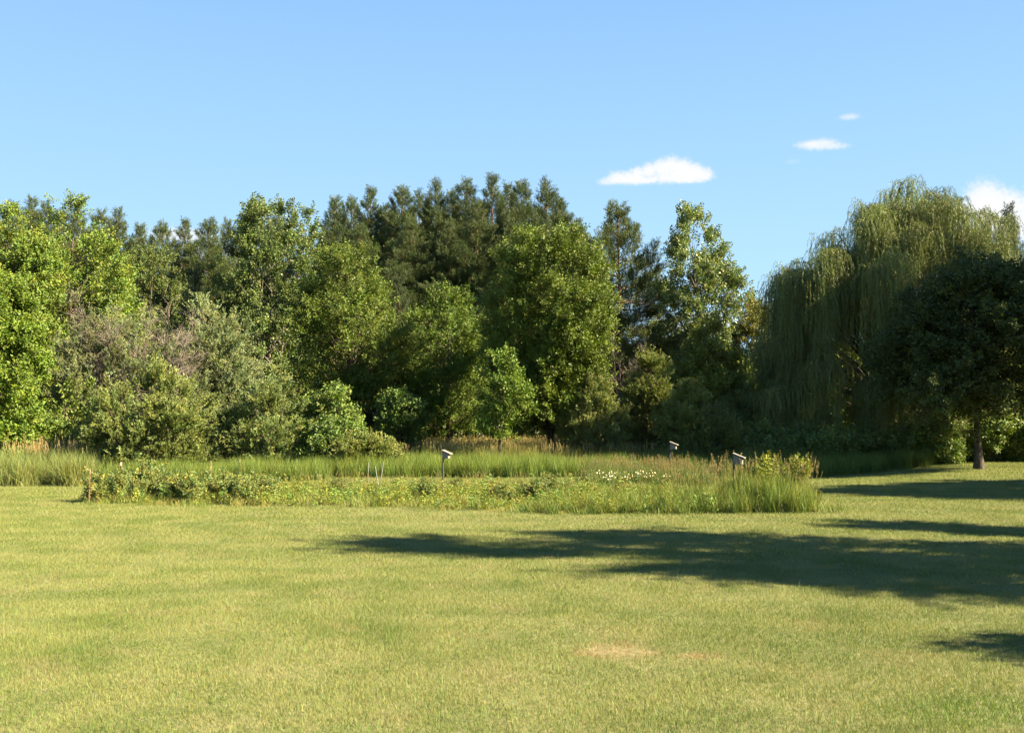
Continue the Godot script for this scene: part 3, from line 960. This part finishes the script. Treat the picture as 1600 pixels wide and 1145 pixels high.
func build_shrubs() -> void:
	var olive := Color(0.160, 0.188, 0.074)
	var silver := Color(0.187, 0.224, 0.114)
	shrub("tall grey green shrub with many dead brown twigs", 190, 44, 478, 120, {"seed": 301, "clumps": 55, "size": 1.15, "sprays": 2800, "color": Color(0.172, 0.202, 0.099)})
	shrub("silvery olive shrub below the young pine", 335, 45, 455, 88, {"seed": 302, "clumps": 52, "size": 1.05, "sprays": 3000, "color": Color(0.185, 0.224, 0.107)})
	shrub("rounded olive shrub standing before the dead twigs", 245, 39, 572, 92, {"seed": 303, "clumps": 44, "size": 0.85, "sprays": 2600, "color": Color(0.154, 0.191, 0.057)})
	shrub("rounded silvery shrub right of the olive shrub", 420, 41, 578, 62, {"seed": 304, "clumps": 34, "size": 0.8, "sprays": 2000, "color": Color(0.167, 0.210, 0.073)})
	shrub("fresh green bush beneath the spreading elm", 512, 42, 592, 45, {"seed": 305, "clumps": 26, "size": 0.75, "sprays": 1500, "color": Color(0.130, 0.181, 0.044), "mesh": G.broad})
	shrub("slim sapling bush before the dark opening", 628, 46, 585, 26, {"seed": 306, "clumps": 16, "size": 0.6, "sprays": 700, "color": Color(0.093, 0.141, 0.036), "mesh": G.broad})
	shrub("yellow green thicket spreading before the fresh green bush", 530, 41, 664, 58, {"seed": 307, "clumps": 30, "size": 0.65, "sprays": 1700, "color": Color(0.098, 0.146, 0.036), "mesh": G.broad})
	shrub("low thicket left of the olive shrub", 130, 41, 600, 66, {"seed": 308, "clumps": 28, "size": 0.8, "sprays": 1500, "color": Color(0.130, 0.181, 0.044), "mesh": G.broad})
	shrub("pale green bush spilling into the meadow", 575, 40.5, 684, 46, {"seed": 309, "clumps": 22, "size": 0.5, "sprays": 1200, "color": Color(0.160, 0.188, 0.054)})
	shrub("olive bush right of the vase shaped elm", 925, 46, 588, 52, {"seed": 310, "clumps": 30, "size": 0.8, "sprays": 1800, "color": Color(0.160, 0.185, 0.062)})
	shrub("olive bush under the feathery pine", 1015, 48, 560, 50, {"seed": 311, "clumps": 30, "size": 0.85, "sprays": 1900, "color": Color(0.142, 0.167, 0.048)})
	shrub("olive bush close to the willow, left of its curtains", 1085, 45, 600, 60, {"seed": 312, "clumps": 30, "size": 0.8, "sprays": 1900, "color": Color(0.154, 0.191, 0.057)})
	shrub("narrow bush at the willow's left hem", 1150, 49, 610, 40, {"seed": 313, "clumps": 22, "size": 0.8, "sprays": 1200, "color": Color(0.154, 0.191, 0.057)})
	# undergrowth beneath and behind the willow and the dark tree
	var grp := "bright undergrowth behind the dark tree's trunk"
	var us := [1455, 1490, 1545, 1575, 1610]
	for i in us.size():
		var c := {"seed": 330 + i, "clumps": 18, "size": 0.55, "sprays": 1000, "color": Color(0.135, 0.180, 0.050), "mesh": G.broad, "base": 0.1, "profile": BUSH, "stems": 4, "trunk": 0.06, "lift": 0.7}
		broad("bright green undergrowth bush behind the bare trunk of the dark tree", us[i], 44.6 + (i % 2) * 0.8, 656 + (i * 7) % 12, 34, c, "undergrowth_bush", "bush", grp)
	var us2 := [1190, 1250, 1310, 1370, 1420]
	for i in us2.size():
		var c := {"seed": 340 + i, "clumps": 18, "size": 0.7, "sprays": 900, "color": Color(0.135, 0.180, 0.050), "mesh": G.broad, "base": 0.1, "profile": BUSH, "stems": 4, "trunk": 0.06, "lift": 0.7}
		broad("weedy bush under the willow's hanging twigs", us2[i], 45.0 + (i % 2) * 1.5, 668 + (i * 5) % 14, 44, c, "undergrowth_bush", "bush", "weedy bushes under the willow")
	# dead twigs on the grey shrub and by the feathery pine
	rng.seed = 350
	for q in [["leafless brown twigs sticking out of the tall grey green shrub", 205, 42.6, 535, 100, 62, 300], ["dead grey branches at the foot of the feathery pine", 975, 56.0, 545, 34, 75, 150]]:
		var d: float = q[2]
		var o := thing("dead_brush", q[0], "brushwood", Vector3(px(q[1], d), ground(px(q[1], d), -d), -d))
		var g := Geo.new()
		var k := Copies.new()
		for i in 26:
			var tx: float = px(q[1] + rnd(-1, 1) * q[4], d) - o.position.x
			var e := Vector3(tx, py(q[3] + rnd(-1, 1) * q[5], d), rnd(-1.2, 1.2))
			var p0 := Vector3(tx * 0.35, 0, rnd(-0.5, 0.5))
			g.tube([p0, p0.lerp(e, 0.5) + rdir() * 0.2, e], [0.022, 0.016, 0.006], 4, Color(0.148, 0.126, 0.104))
			for j in int(q[6] / 26):
				var f := rnd(0.45, 1.0)
				var s := rnd(0.7, 1.3)
				k.add(along((e - p0).normalized() + rdir() * 0.7, rnd(0, TAU), Vector3(s, s, s)), p0.lerp(e, f), tone(Color(0.232, 0.215, 0.176), 0.25, 0.05))
		part("stems", g, M.bark, o)
		spread("twigs", G.dead, k, M.bark, o)
	# the wood goes on behind: a mass of undergrowth and crowns nobody could count
	rng.seed = 360
	var k := Copies.new()
	for i in 14000:
		var d := rnd(64.0, 90.0)
		var u := rnd(-80.0, 1640.0)
		var x := px(u, d)
		var hmax := 9.0 if u < 900.0 else 6.5
		var y := hmax * pow(rnd(0, 1), 0.8)
		var s := rnd(1.6, 2.8)
		k.add(along(rdir() + Vector3(0, 0.8, 0), rnd(0, TAU), Vector3(s, s, s)), Vector3(x, ground(x, -d) + y, -d), tone(Color(0.130, 0.181, 0.044), 0.3, 0.2))
	var o := spread("woodland_undergrowth", G.broad, k, M.leaf)
	tag(o, "deep undergrowth filling the wood behind the trees", "undergrowth", "", "stuff")

func build_offstage() -> void:
	# trees to the right of the picture whose shadows lie over the lawn and the dark tree
	var green := Color(0.06, 0.105, 0.02)
	lawn_tree("tall lawn tree whose shadow lies across the middle of the lawn", 16.9, -12.6, 13.6, 3.2, 2.9, 60, 1.1, 2300, 401)
	lawn_tree("small lawn tree whose shadow tip reaches the near lawn", 12.5, -7.3, 5.0, 1.2, 1.0, 14, 0.7, 420, 402)
	lawn_tree("broad tree whose shadow lies beside the garden bed", 27.5, -26.3, 12.5, 1.0, 4.4, 75, 1.5, 4800, 403)
	lawn_tree("slender lawn tree casting the thin shadow before the bed", 18.8, -17.0, 8.8, 1.8, 0.9, 18, 0.6, 560, 404)
	lawn_tree("tall high crowned tree shading the dark round tree", 30.0, -38.8, 19.5, 10.2, 4.5, 85, 1.5, 4600, 405)
	lawn_tree("tall tree shading the hem of the willow", 35.0, -50.5, 17.5, 0.8, 4.4, 60, 1.7, 2800, 406)

func build_meadow() -> void:
	var green := func(x: float, z: float) -> Color:
		return tone(Color(0.109, 0.156, 0.028), 0.32, 0.22)
	var mixed := func(x: float, z: float) -> Color:
		var a := clampf(0.5 + lawn_n2.get_noise_2d(x * 0.4, z * 0.4) * 1.6, 0.0, 1.0)
		return tone(Color(0.124, 0.156, 0.035).lerp(Color(0.256, 0.225, 0.084), a * 0.45), 0.28, 0.15)
	var wave := func(x: float, z: float) -> float:
		return 1.0 + 0.3 * lawn_n2.get_noise_2d(x * 0.5, z * 0.5)
	# strip of rank green grass behind the mown path, then the straw coloured meadow
	field("rank_grass", "belt of rank bright green grass behind the mown path", "tall grass", G.tall, P2([[-7.5, -38.0], [2.6, -38.0], [2.4, -42.5], [-9, -42.5]]), 2300, Vector2(0.8, 1.1), green, 501, wave)
	field("meadow_grass", "tall straw coloured meadow grass around the small trees", "tall grass", G.tall, P2([[-10, -41.5], [13, -41.5], [18, -58], [-15, -58]]), 6500, Vector2(0.9, 1.35), mixed, 502, wave)
	field("meadow_seed_heads", "pale seed heads standing over the meadow grass", "seed heads", G.seed, P2([[-6, -43], [6, -43], [7, -56], [-8, -56]]), 900, Vector2(1.1, 1.45), func(x, z): return tone(Color(0.335, 0.289, 0.132), 0.2, 0.1), 503)
	field("rank_grass_belt", "rank grass between the meadow and the willow", "tall grass", G.tall, P2([[2.6, -37.5], [13.0, -39.0], [19.0, -43.5], [19, -48], [2.4, -43]]), 3400, Vector2(0.7, 1.05), func(x, z): return tone(Color(0.105, 0.152, 0.030), 0.2, 0.12), 504, wave)
	field("edge_grass", "bank of tall pale grass at the left edge of the wood", "tall grass", G.bank, P2([[-24, -33.5], [-15.2, -34.0], [-15.0, -40], [-26, -41]]), 3200, Vector2(0.85, 1.5), func(x, z): return tone(Color(0.142, 0.172, 0.052), 0.2, 0.15), 505, wave)
	field("edge_seed_heads", "tan plumes rising over the tall grass at the left edge", "seed heads", G.seed, P2([[-19.3, -36.8], [-16.0, -36.8], [-16.5, -40], [-20.5, -40]]), 150, Vector2(1.35, 1.75), func(x, z): return tone(Color(0.335, 0.278, 0.132), 0.2, 0.1), 506)
	field("thicket_grass", "rank grass along the foot of the shrubs", "tall grass", G.tall, P2([[-15.2, -34.5], [-7.5, -36.0], [-7, -40], [-15.2, -39]]), 2300, Vector2(0.6, 1.1), func(x, z): return tone(Color(0.105, 0.152, 0.030), 0.2, 0.15), 507, wave)

func bed_front(x: float) -> float:
	return lerpf(-25.4, -22.3, clampf((x + 11.2) / 18.3, 0.0, 1.0))

func build_bed() -> void:
	var yellow := func(x: float, z: float) -> Color:
		var a := clampf(0.5 + lawn_n1.get_noise_2d(x * 0.8, z * 0.8) * 1.8, 0.0, 1.0)
		return tone(Color(0.114, 0.155, 0.028).lerp(Color(0.212, 0.204, 0.056), a), 0.2, 0.15)
	field("bed_weeds", "low yellowish weeds and grass across the garden bed", "weeds", G.weed, P2([[-11.3, -25.5], [7.0, -22.4], [9.6, -31.0], [-13.5, -33.0]]), 5200, Vector2(0.65, 1.15), yellow, 521, func(x, z): return clampf(0.62 + 0.7 * lawn_n1.get_noise_2d(x * 0.9, z * 0.9 + 30.0), 0.3, 1.4))
	var lush := func(x: float, z: float) -> Color:
		return tone(Color(0.122, 0.158, 0.031), 0.34, 0.25)
	field("bed_grass", "lush green grass along the front of the garden bed", "tall grass", G.tall, P2([[0.0, -23.6], [6.7, -22.5], [7.9, -27.0], [2.0, -27.0]]), 1500, Vector2(0.4, 0.75), lush, 522, func(x, z): return (0.55 + 0.4 * smoothstep(0.0, 6.0, x)) * (1.0 + 0.7 * lawn_n2.get_noise_2d(x * 1.3, z * 1.3)))
	field("bed_tall_grass", "tall clump of grass at the right end of the bed", "tall grass", G.tall, P2([[5.4, -22.9], [6.7, -22.6], [8.2, -27.5], [6.4, -27.5]]), 620, Vector2(0.6, 1.12), lush, 523, func(x, z): return 0.95 + 0.55 * lawn_n2.get_noise_2d(x * 1.2, z * 1.2))
	field("bed_seed_heads", "buff seed heads over the right end of the bed", "seed heads", G.seed, P2([[4.2, -24.0], [7.0, -23.0], [9.0, -29.5], [5.0, -30]]), 80, Vector2(0.85, 1.4), func(x, z): return tone(Color(0.220, 0.187, 0.091), 0.2, 0.1), 524)
	field("russet_grass", "russet flowering grass behind the daisies", "tall grass", G.seed, P2([[2.6, -32.8], [5.8, -32.5], [6.6, -36.0], [2.8, -36.5]]), 110, Vector2(0.6, 1.05), func(x, z): return tone(Color(0.228, 0.180, 0.091), 0.25, 0.15), 525)
	field("russet_base_grass", "green grass among the russet flowering grass", "tall grass", G.tall, P2([[2.6, -31.5], [6.6, -31.5], [7.2, -36.5], [2.8, -36.8]]), 900, Vector2(0.55, 0.9), func(x, z): return tone(Color(0.089, 0.122, 0.031), 0.2, 0.15), 526)
	field("daisies", "white daisies in the grass of the garden bed", "flowers", G.daisy, P2([[2.0, -27.5], [4.6, -27.5], [4.4, -31.0], [2.2, -31.0]]), 34, Vector2(0.75, 1.0), func(x, z): return Color(1, 1, 1), 527)
	var patch := func(x: float, z: float) -> float:
		return clampf(0.62 + 0.8 * lawn_n2.get_noise_2d(x * 1.1 + 9.0, z * 1.1), 0.2, 1.35)
	field("bed_herbs", "low yellow green leafy herbs mixed into the garden bed", "weeds", G.herb, P2([[-11.2, -25.6], [7.0, -22.5], [9.2, -30.0], [-13, -32.5]]), 2600, Vector2(0.6, 1.25), func(x, z): return tone(Color(0.149, 0.196, 0.038), 0.25, 0.3), 528, patch)
	field("bed_stalks", "sparse dry stalks standing in the garden bed", "stalks", G.seed, P2([[-9, -26.5], [6.0, -24.0], [6.2, -30.5], [-9, -32]]), 150, Vector2(0.45, 0.75), func(x, z): return tone(Color(0.220, 0.196, 0.077), 0.25, 0.2), 529)
	# raspberry canes: single bushes in the left half of the bed
	var protos := []
	rng.seed = 540
	for p in 3:
		var k := Copies.new()
		var g := Geo.new()
		for s in 7:
			var a := rnd(0, TAU)
			var e := Vector3(cos(a) * rnd(0.1, 0.5), rnd(0.55, 0.95), sin(a) * rnd(0.1, 0.4))
			g.tube([Vector3(cos(a) * 0.08, -0.03, sin(a) * 0.08), e * 0.5 + Vector3(0, 0.1, 0), e], [0.008, 0.006, 0.003], 4, Color(0.148, 0.096, 0.052))
			for i in 13:
				var f := rnd(0.15, 1.05)
				var q := e * f + Vector3(rnd(-0.14, 0.14), rnd(-0.05, 0.08), rnd(-0.14, 0.14))
				q.y = maxf(q.y, 0.08)
				var sc := rnd(0.5, 0.85)
				k.add(along(rdir() + Vector3(0, 0.7, 0), rnd(0, TAU), Vector3(sc, sc, sc)), q, tone(Color(0.155, 0.184, 0.053), 0.28, 0.25))
		protos.append([g, k])
	var meshes := protos.map(func(p): return p[0].mesh())
	var grp := "raspberry bushes in the garden bed"
	var first := [null, null, null]
	var spots := []
	for i in 34:
		var x := -11.0 + i * 0.19 + rnd(-0.2, 0.2) if i < 24 else rnd(-6.0, 1.5)
		var z := bed_front(x) - rnd(0.3, 3.2) if i < 24 else bed_front(x) - rnd(2.0, 5.5)
		spots.append([x, z])
	spots[0] = [-11.15, -25.75]
	spots[1] = [-10.7, -26.1]
	for i in spots.size():
		var x: float = spots[i][0]
		var z: float = spots[i][1]
		var j := i % 3
		var lab := "leafy green raspberry bush growing in the weedy garden bed"
		if i >= 24:
			lab = "small raspberry bush standing alone among the low weeds of the bed"
		if i == 0:
			lab = "raspberry bush at the end stake of the garden bed"
		var o := thing("raspberry_bush", lab, "bush", Vector3(x, ground(x, z), z), grp if i > 0 else "")
		var s := rnd(0.6, 0.92) * (0.8 if i >= 24 else 1.1 if i < 3 else 1.0)
		o.scale = Vector3(s, s * (1.1 if i < 4 else 0.9), s)
		o.rotation.y = rnd(0, TAU)
		var cn := MeshInstance3D.new()
		cn.name = "canes"
		cn.mesh = meshes[j]
		cn.material_override = M.bark
		o.add_child(cn)
		spread("foliage", G.bramble, protos[j][1], M.leaf, o)
	# goldenrod-like plants at the right end
	rng.seed = 560
	for i in 5:
		var x := 6.45 + i * 0.3
		var z := -24.8 - (i % 3) * 0.8
		var o := thing("leafy_weed", "yellow green leafy weed standing up in the tall grass clump", "weed", Vector3(x, ground(x, z), z), "leafy weeds in the grass clump")
		var k := Copies.new()
		var g := Geo.new()
		for s in 6:
			var e := Vector3(rnd(-0.3, 0.3), rnd(0.8, 1.15), rnd(-0.3, 0.3))
			g.tube([Vector3(0, -0.02, 0), e], [0.008, 0.004], 4, Color(0.089, 0.111, 0.037))
			for q in 9:
				k.add(along(Vector3(0, 1, 0) + rdir() * 0.6, rnd(0, TAU), Vector3.ONE * rnd(0.45, 0.75)), e * rnd(0.4, 1.0), tone(Color(0.163, 0.180, 0.028), 0.2, 0.15))
		part("stems", g, M.bark, o)
		spread("foliage", G.bramble, k, M.leaf, o)

func build_garden_things() -> void:
	# nest boxes on steel posts
	nest_box("weathered nest box on a thin dark post in the low weeds", 698, 28.0, 703, 0.165)
	nest_box("weathered nest box on a post beside the shaded bushes", 1052, 36.0, 690, 0.19)
	nest_box("large grey nest box on a post by the tall grass clump", 1153, 25.5, 708, 0.2)
	# rusty stakes with bare wooden tips along the left of the bed
	var st := [[143, 25.3, 733, 0.016, "rusty end stake at the raspberry bush beside the lawn"], [193, 28.5, 722, 0.024, "rusty stake rising among the raspberry bushes"], [233, 30.0, 724, 0.02, "rusty stake rising among the raspberry bushes"], [331, 32.0, 720, 0.016, "rusty stake rising among the raspberry bushes"], [376, 33.0, 718, 0.016, "rusty stake rising among the raspberry bushes"]]
	for i in st.size():
		var d: float = st[i][1]
		var x := px(st[i][0], d)
		var y0 := ground(x, -d)
		var top: float = py(st[i][2], d) - y0
		var o := thing("garden_stake", st[i][4], "stake", Vector3(x, y0, -d), "rusty stakes in the bed" if i > 0 else "")
		o.rotation_degrees = Vector3(0, i * 40.0, [0.0, 2.0, -2.5, 1.0, -1.0][i])
		var r: float = st[i][3]
		var g := Geo.new()
		g.box(Vector3(-r, -0.25, -r * 0.35), Vector3(r, top - 0.1, r * 0.35), Color.WHITE)
		g.box(Vector3(-r * 0.3, -0.25, r * 0.352), Vector3(r * 0.3, top - 0.1, r * 1.4), Color.WHITE)
		part("shaft", g, M.rust, o)
		var tp := Geo.new()
		tp.box(Vector3(-r * 1.05, top - 0.098, -r * 0.5), Vector3(r * 1.05, top, r * 0.5), Color.WHITE)
		part("tip", tp, M.tip, o)
	# pale poles
	var poles := [[577, 725, 575, 762, "thin grey pole standing upright in the bed"], [588, 731, 594, 757, "thin pale pole leaning against the other to form a V"], [600, 724, 593, 759, "longer pale pole of the crossed pair in the bed"]]
	for p in poles:
		var d := 31.5
		var x := px(p[2], d)
		var y0 := ground(x, -d)
		var o := thing("garden_pole", p[4], "pole", Vector3(x, y0, -d))
		var a := Vector3(0, -0.1, 0)
		var b := Vector3(px(p[0], d) - x, py(p[1], d) - y0, 0.1)
		var g := Geo.new()
		g.tube([a, b], [0.017, 0.015], 7, Color.WHITE)
		part("shaft", g, M.pole, o)
		var cp := Geo.new()
		var ax := (b - a).normalized()
		cp.tube([b + ax * 0.002, b + ax * 0.05, b + ax * 0.056], [0.019, 0.017, 0.001], 7, Color.WHITE)
		part("cap", cp, M.pole, o)

func shrub(label: String, u: float, d: float, v: float, hp: float, c: Dictionary) -> void:
	c.base = 0.15
	c.profile = BUSH
	c.stems = 5
	if not c.has("trunk"): c.trunk = 0.1
	if not c.has("mesh"): c.mesh = G.shoot
	c.lift = 0.8
	broad(label, u, d, v, hp, c, "shrub", "shrub", "")

func lawn_tree(label: String, x: float, z: float, h: float, base: float, rad: float, clumps: int, size: float, sprays: int, s: int) -> void:
	tree("lawn_tree", label, "tree", "", {"x": x, "z": z, "h": h, "base": base, "rad": rad, "clumps": clumps, "size": size, "sprays": sprays, "seed": s, "mesh": G.broad, "leafscale": 1.5, "color": Color(0.038, 0.067, 0.013), "trunk": 0.2})

func nest_box(label: String, u: float, d: float, v_top: float, w: float) -> void:
	var x := px(u, d)
	var y0 := ground(x, -d)
	var o := thing("nest_box", label, "nest box", Vector3(x, y0, -d), "nest boxes on posts")
	o.rotation.y = deg_to_rad(-24.0)
	var top: float = py(v_top, d) - y0
	var bh := w * 1.35
	var t := 0.02
	var b0 := top - bh - 0.02
	var g := Geo.new()
	g.tube([Vector3(-w * 0.5 - 0.03, -0.3, 0), Vector3(-w * 0.5 - 0.03, top - bh * 0.35, 0)], [0.024, 0.024], 6, Color.WHITE)
	part("post", g, M.steel, o)
	# side boards with a sloping top, front towards the right
	for s in [-1.0, 1.0]:
		var sd := Geo.new()
		var z0: float = s * w * 0.42
		var z1: float = s * (w * 0.42 - t)
		var q := [Vector2(-w * 0.5, b0), Vector2(-w * 0.5, top - 0.035), Vector2(w * 0.5 - t, top - 0.035 - w * 0.42), Vector2(w * 0.5 - t, b0)]
		for face in [z0, z1]:
			sd.quad(Vector3(q[0].x, q[0].y, face), Vector3(q[1].x, q[1].y, face), Vector3(q[2].x, q[2].y, face), Vector3(q[3].x, q[3].y, face), Color.WHITE)
		for e in 4:
			var a: Vector2 = q[e]
			var b: Vector2 = q[(e + 1) % 4]
			sd.quad(Vector3(a.x, a.y, z0), Vector3(b.x, b.y, z0), Vector3(b.x, b.y, z1), Vector3(a.x, a.y, z1), Color.WHITE)
		part("side_board", sd, M.wood, o)
	var fr := Geo.new()
	fr.box(Vector3(w * 0.5 - t + 0.002, b0 + 0.002, -w * 0.42), Vector3(w * 0.5 + 0.002, top - 0.04 - w * 0.44, w * 0.42), Color.WHITE)
	var front := part("front_board", fr, M.wood, o)
	# a turned wooden ring round the entrance
	var ho := Geo.new()
	var ring := []
	var rads := []
	for q in 13:
		ring.append(Vector3(w * 0.5 + 0.006, top - w * 0.75 + 0.024 * cos(TAU * q / 12.0), 0.024 * sin(TAU * q / 12.0)))
		rads.append(0.005)
	ho.tube(ring, rads, 5, Color.WHITE)
	part("entrance_ring", ho, M.wood, front)
	var bk := Geo.new()
	bk.box(Vector3(-w * 0.5 - t - 0.002, b0 - 0.03, -w * 0.42), Vector3(-w * 0.5 - 0.002, top - 0.03, w * 0.42), Color.WHITE)
	part("back_board", bk, M.wood, o)
	var fl := Geo.new()
	fl.box(Vector3(-w * 0.5 + 0.001, b0 + 0.004, -w * 0.42 + t + 0.002), Vector3(w * 0.5 - t - 0.001, b0 + 0.022, w * 0.42 - t - 0.002), Color.WHITE)
	part("floor_board", fl, M.wood, o)
	var rf := Geo.new()
	var r0 := Vector2(-w * 0.5 - 0.04, top - 0.014)
	var r1 := Vector2(w * 0.5 + 0.07, top - 0.014 - (w + 0.11 - t) * 0.42)
	var zz := w * 0.42 + 0.03
	for up in [0.0, 0.022]:
		rf.quad(Vector3(r0.x, r0.y + up, -zz), Vector3(r1.x, r1.y + up, -zz), Vector3(r1.x, r1.y + up, zz), Vector3(r0.x, r0.y + up, zz), Color.WHITE)
	for s in [-zz, zz]:
		rf.quad(Vector3(r0.x, r0.y, s), Vector3(r0.x, r0.y + 0.022, s), Vector3(r1.x, r1.y + 0.022, s), Vector3(r1.x, r1.y, s), Color.WHITE)
	for r in [r0, r1]:
		rf.quad(Vector3(r.x, r.y, -zz), Vector3(r.x, r.y + 0.022, -zz), Vector3(r.x, r.y + 0.022, zz), Vector3(r.x, r.y, zz), Color.WHITE)
	part("roof_board", rf, M.wood, o)
